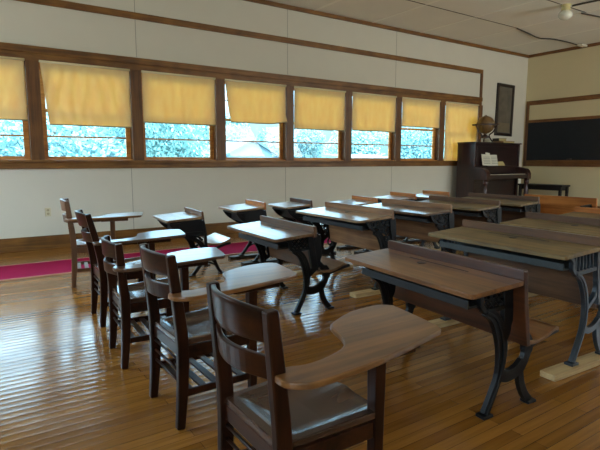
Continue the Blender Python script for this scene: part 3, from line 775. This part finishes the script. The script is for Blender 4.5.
def trees():
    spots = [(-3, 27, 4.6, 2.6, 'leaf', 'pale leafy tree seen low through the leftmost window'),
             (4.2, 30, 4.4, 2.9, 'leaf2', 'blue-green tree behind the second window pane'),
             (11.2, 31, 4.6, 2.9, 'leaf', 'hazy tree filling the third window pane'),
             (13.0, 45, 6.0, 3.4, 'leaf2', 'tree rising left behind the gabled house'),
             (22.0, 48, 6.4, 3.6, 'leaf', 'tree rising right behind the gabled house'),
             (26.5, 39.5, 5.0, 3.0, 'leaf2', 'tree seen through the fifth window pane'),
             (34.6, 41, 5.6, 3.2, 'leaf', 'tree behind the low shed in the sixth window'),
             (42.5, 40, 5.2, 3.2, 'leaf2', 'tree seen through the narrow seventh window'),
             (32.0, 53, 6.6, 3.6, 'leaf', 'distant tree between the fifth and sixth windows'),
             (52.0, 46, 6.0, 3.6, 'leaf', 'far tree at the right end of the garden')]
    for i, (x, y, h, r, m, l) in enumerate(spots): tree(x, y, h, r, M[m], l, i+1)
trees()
# gabled house
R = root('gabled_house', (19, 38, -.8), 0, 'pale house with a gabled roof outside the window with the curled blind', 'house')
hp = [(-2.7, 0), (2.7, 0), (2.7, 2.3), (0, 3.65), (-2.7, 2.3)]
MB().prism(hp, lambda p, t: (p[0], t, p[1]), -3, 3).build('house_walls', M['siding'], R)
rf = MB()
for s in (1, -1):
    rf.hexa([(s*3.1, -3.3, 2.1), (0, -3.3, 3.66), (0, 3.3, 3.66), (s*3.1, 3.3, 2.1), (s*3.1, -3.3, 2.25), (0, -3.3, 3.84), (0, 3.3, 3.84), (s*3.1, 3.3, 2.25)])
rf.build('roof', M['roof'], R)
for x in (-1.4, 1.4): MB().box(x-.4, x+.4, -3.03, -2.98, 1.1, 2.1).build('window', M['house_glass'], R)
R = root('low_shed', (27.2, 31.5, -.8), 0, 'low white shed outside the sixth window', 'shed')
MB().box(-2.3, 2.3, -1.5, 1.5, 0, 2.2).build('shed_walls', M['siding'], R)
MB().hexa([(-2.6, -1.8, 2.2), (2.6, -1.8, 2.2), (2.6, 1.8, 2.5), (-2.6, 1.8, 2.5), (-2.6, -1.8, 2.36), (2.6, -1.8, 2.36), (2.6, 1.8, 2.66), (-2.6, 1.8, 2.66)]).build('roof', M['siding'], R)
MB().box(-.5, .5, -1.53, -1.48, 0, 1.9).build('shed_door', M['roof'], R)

# ------------------------------------------------------------------ light
def world():
    w = bpy.data.worlds.new('World'); scene.world = w; w.use_nodes = True
    nt = w.node_tree; bg = nt.nodes['Background']
    tc = nt.nodes.new('ShaderNodeTexCoord'); sx = nt.nodes.new('ShaderNodeSeparateXYZ'); nt.links.new(tc.outputs['Generated'], sx.inputs[0])
    cr = nt.nodes.new('ShaderNodeValToRGB'); e = cr.color_ramp.elements
    e[0].position = 0.0; e[0].color = (.04, .05, .05, 1)
    e[1].position = 1.0; e[1].color = (.66, .84, 1, 1)
    k = cr.color_ramp.elements.new(.5); k.color = (.032, .06, .072, 1)
    k = cr.color_ramp.elements.new(.54); k.color = (.05, .08, .092, 1)
    k = cr.color_ramp.elements.new(.595); k.color = (.30, .50, .68, 1)
    k = cr.color_ramp.elements.new(.70); k.color = (.56, .80, 1.0, 1)
    mr = nt.nodes.new('ShaderNodeMapRange'); mr.inputs['From Min'].default_value = -1; mr.inputs['From Max'].default_value = 1
    nt.links.new(sx.outputs['Z'], mr.inputs['Value']); nt.links.new(mr.outputs['Result'], cr.inputs['Fac'])
    nt.links.new(cr.outputs['Color'], bg.inputs['Color']); bg.inputs['Strength'].default_value = 10.0
world()
def area(name, loc, rot, sx, sy, power, color=(1, 1, 1), portal=False):
    l = bpy.data.lights.new(name, 'AREA'); l.shape = 'RECTANGLE'; l.size = sx; l.size_y = sy; l.energy = power; l.color = color
    if portal: l.cycles.is_portal = True
    o = bpy.data.objects.new(name, l); COL.objects.link(o); o.location = loc; o.rotation_euler = rot
    return o
for k in range(len(P0)-1):      # sky portals in the openings of the window band
    area('sky_portal', ((P0[k]+P0[k+1])/2, YW+.19, (WZ0+WZ1)/2), (-PI/2, 0, 0), 1.27, 1.40, 1, portal=True)
# fill lamps added in unseen openings of the two walls behind the camera
for h0, h1 in HB: area('window_daylight', ((h0+h1)/2, YB-.1, 2.15), (PI/2+.78, 0, 0), h1-h0, 1.85, 90, (.96, .98, 1))
for (h0, h1), pw, tl in zip(HL, (60, 30), (.8, .15)): area('window_daylight', (XL-.1, (h0+h1)/2, 2.15), (0, -PI/2-tl, 0), 1.85, h1-h0, pw, (.86, .93, 1))

# ------------------------------------------------------------------ camera
cam = bpy.data.cameras.new('camera'); cam.sensor_width = 36; cam.sensor_fit = 'HORIZONTAL'; cam.lens = 29.6814; cam.clip_start = .05; cam.clip_end = 500
co = bpy.data.objects.new('camera', cam); COL.objects.link(co)
r = Vector((.82946, -.55857, .00151)); u = Vector((.07075, .10774, .99166)); w = Vector((.55407, .82243, -.12889))
m = Matrix((( r.x, u.x, -w.x), (r.y, u.y, -w.y), (r.z, u.z, -w.z))).to_4x4(); m.translation = Vector((0, 0, 1.3))
co.matrix_world = m
scene.camera = co
vs = scene.view_settings
vs.view_transform = 'Standard'; vs.look = 'None'; vs.gamma = 1; vs.use_curve_mapping = False; vs.exposure = 0.8
scene.cycles.use_denoising = True
scene.cycles.max_bounces = 10; scene.cycles.diffuse_bounces = 6; scene.cycles.transparent_max_bounces = 12
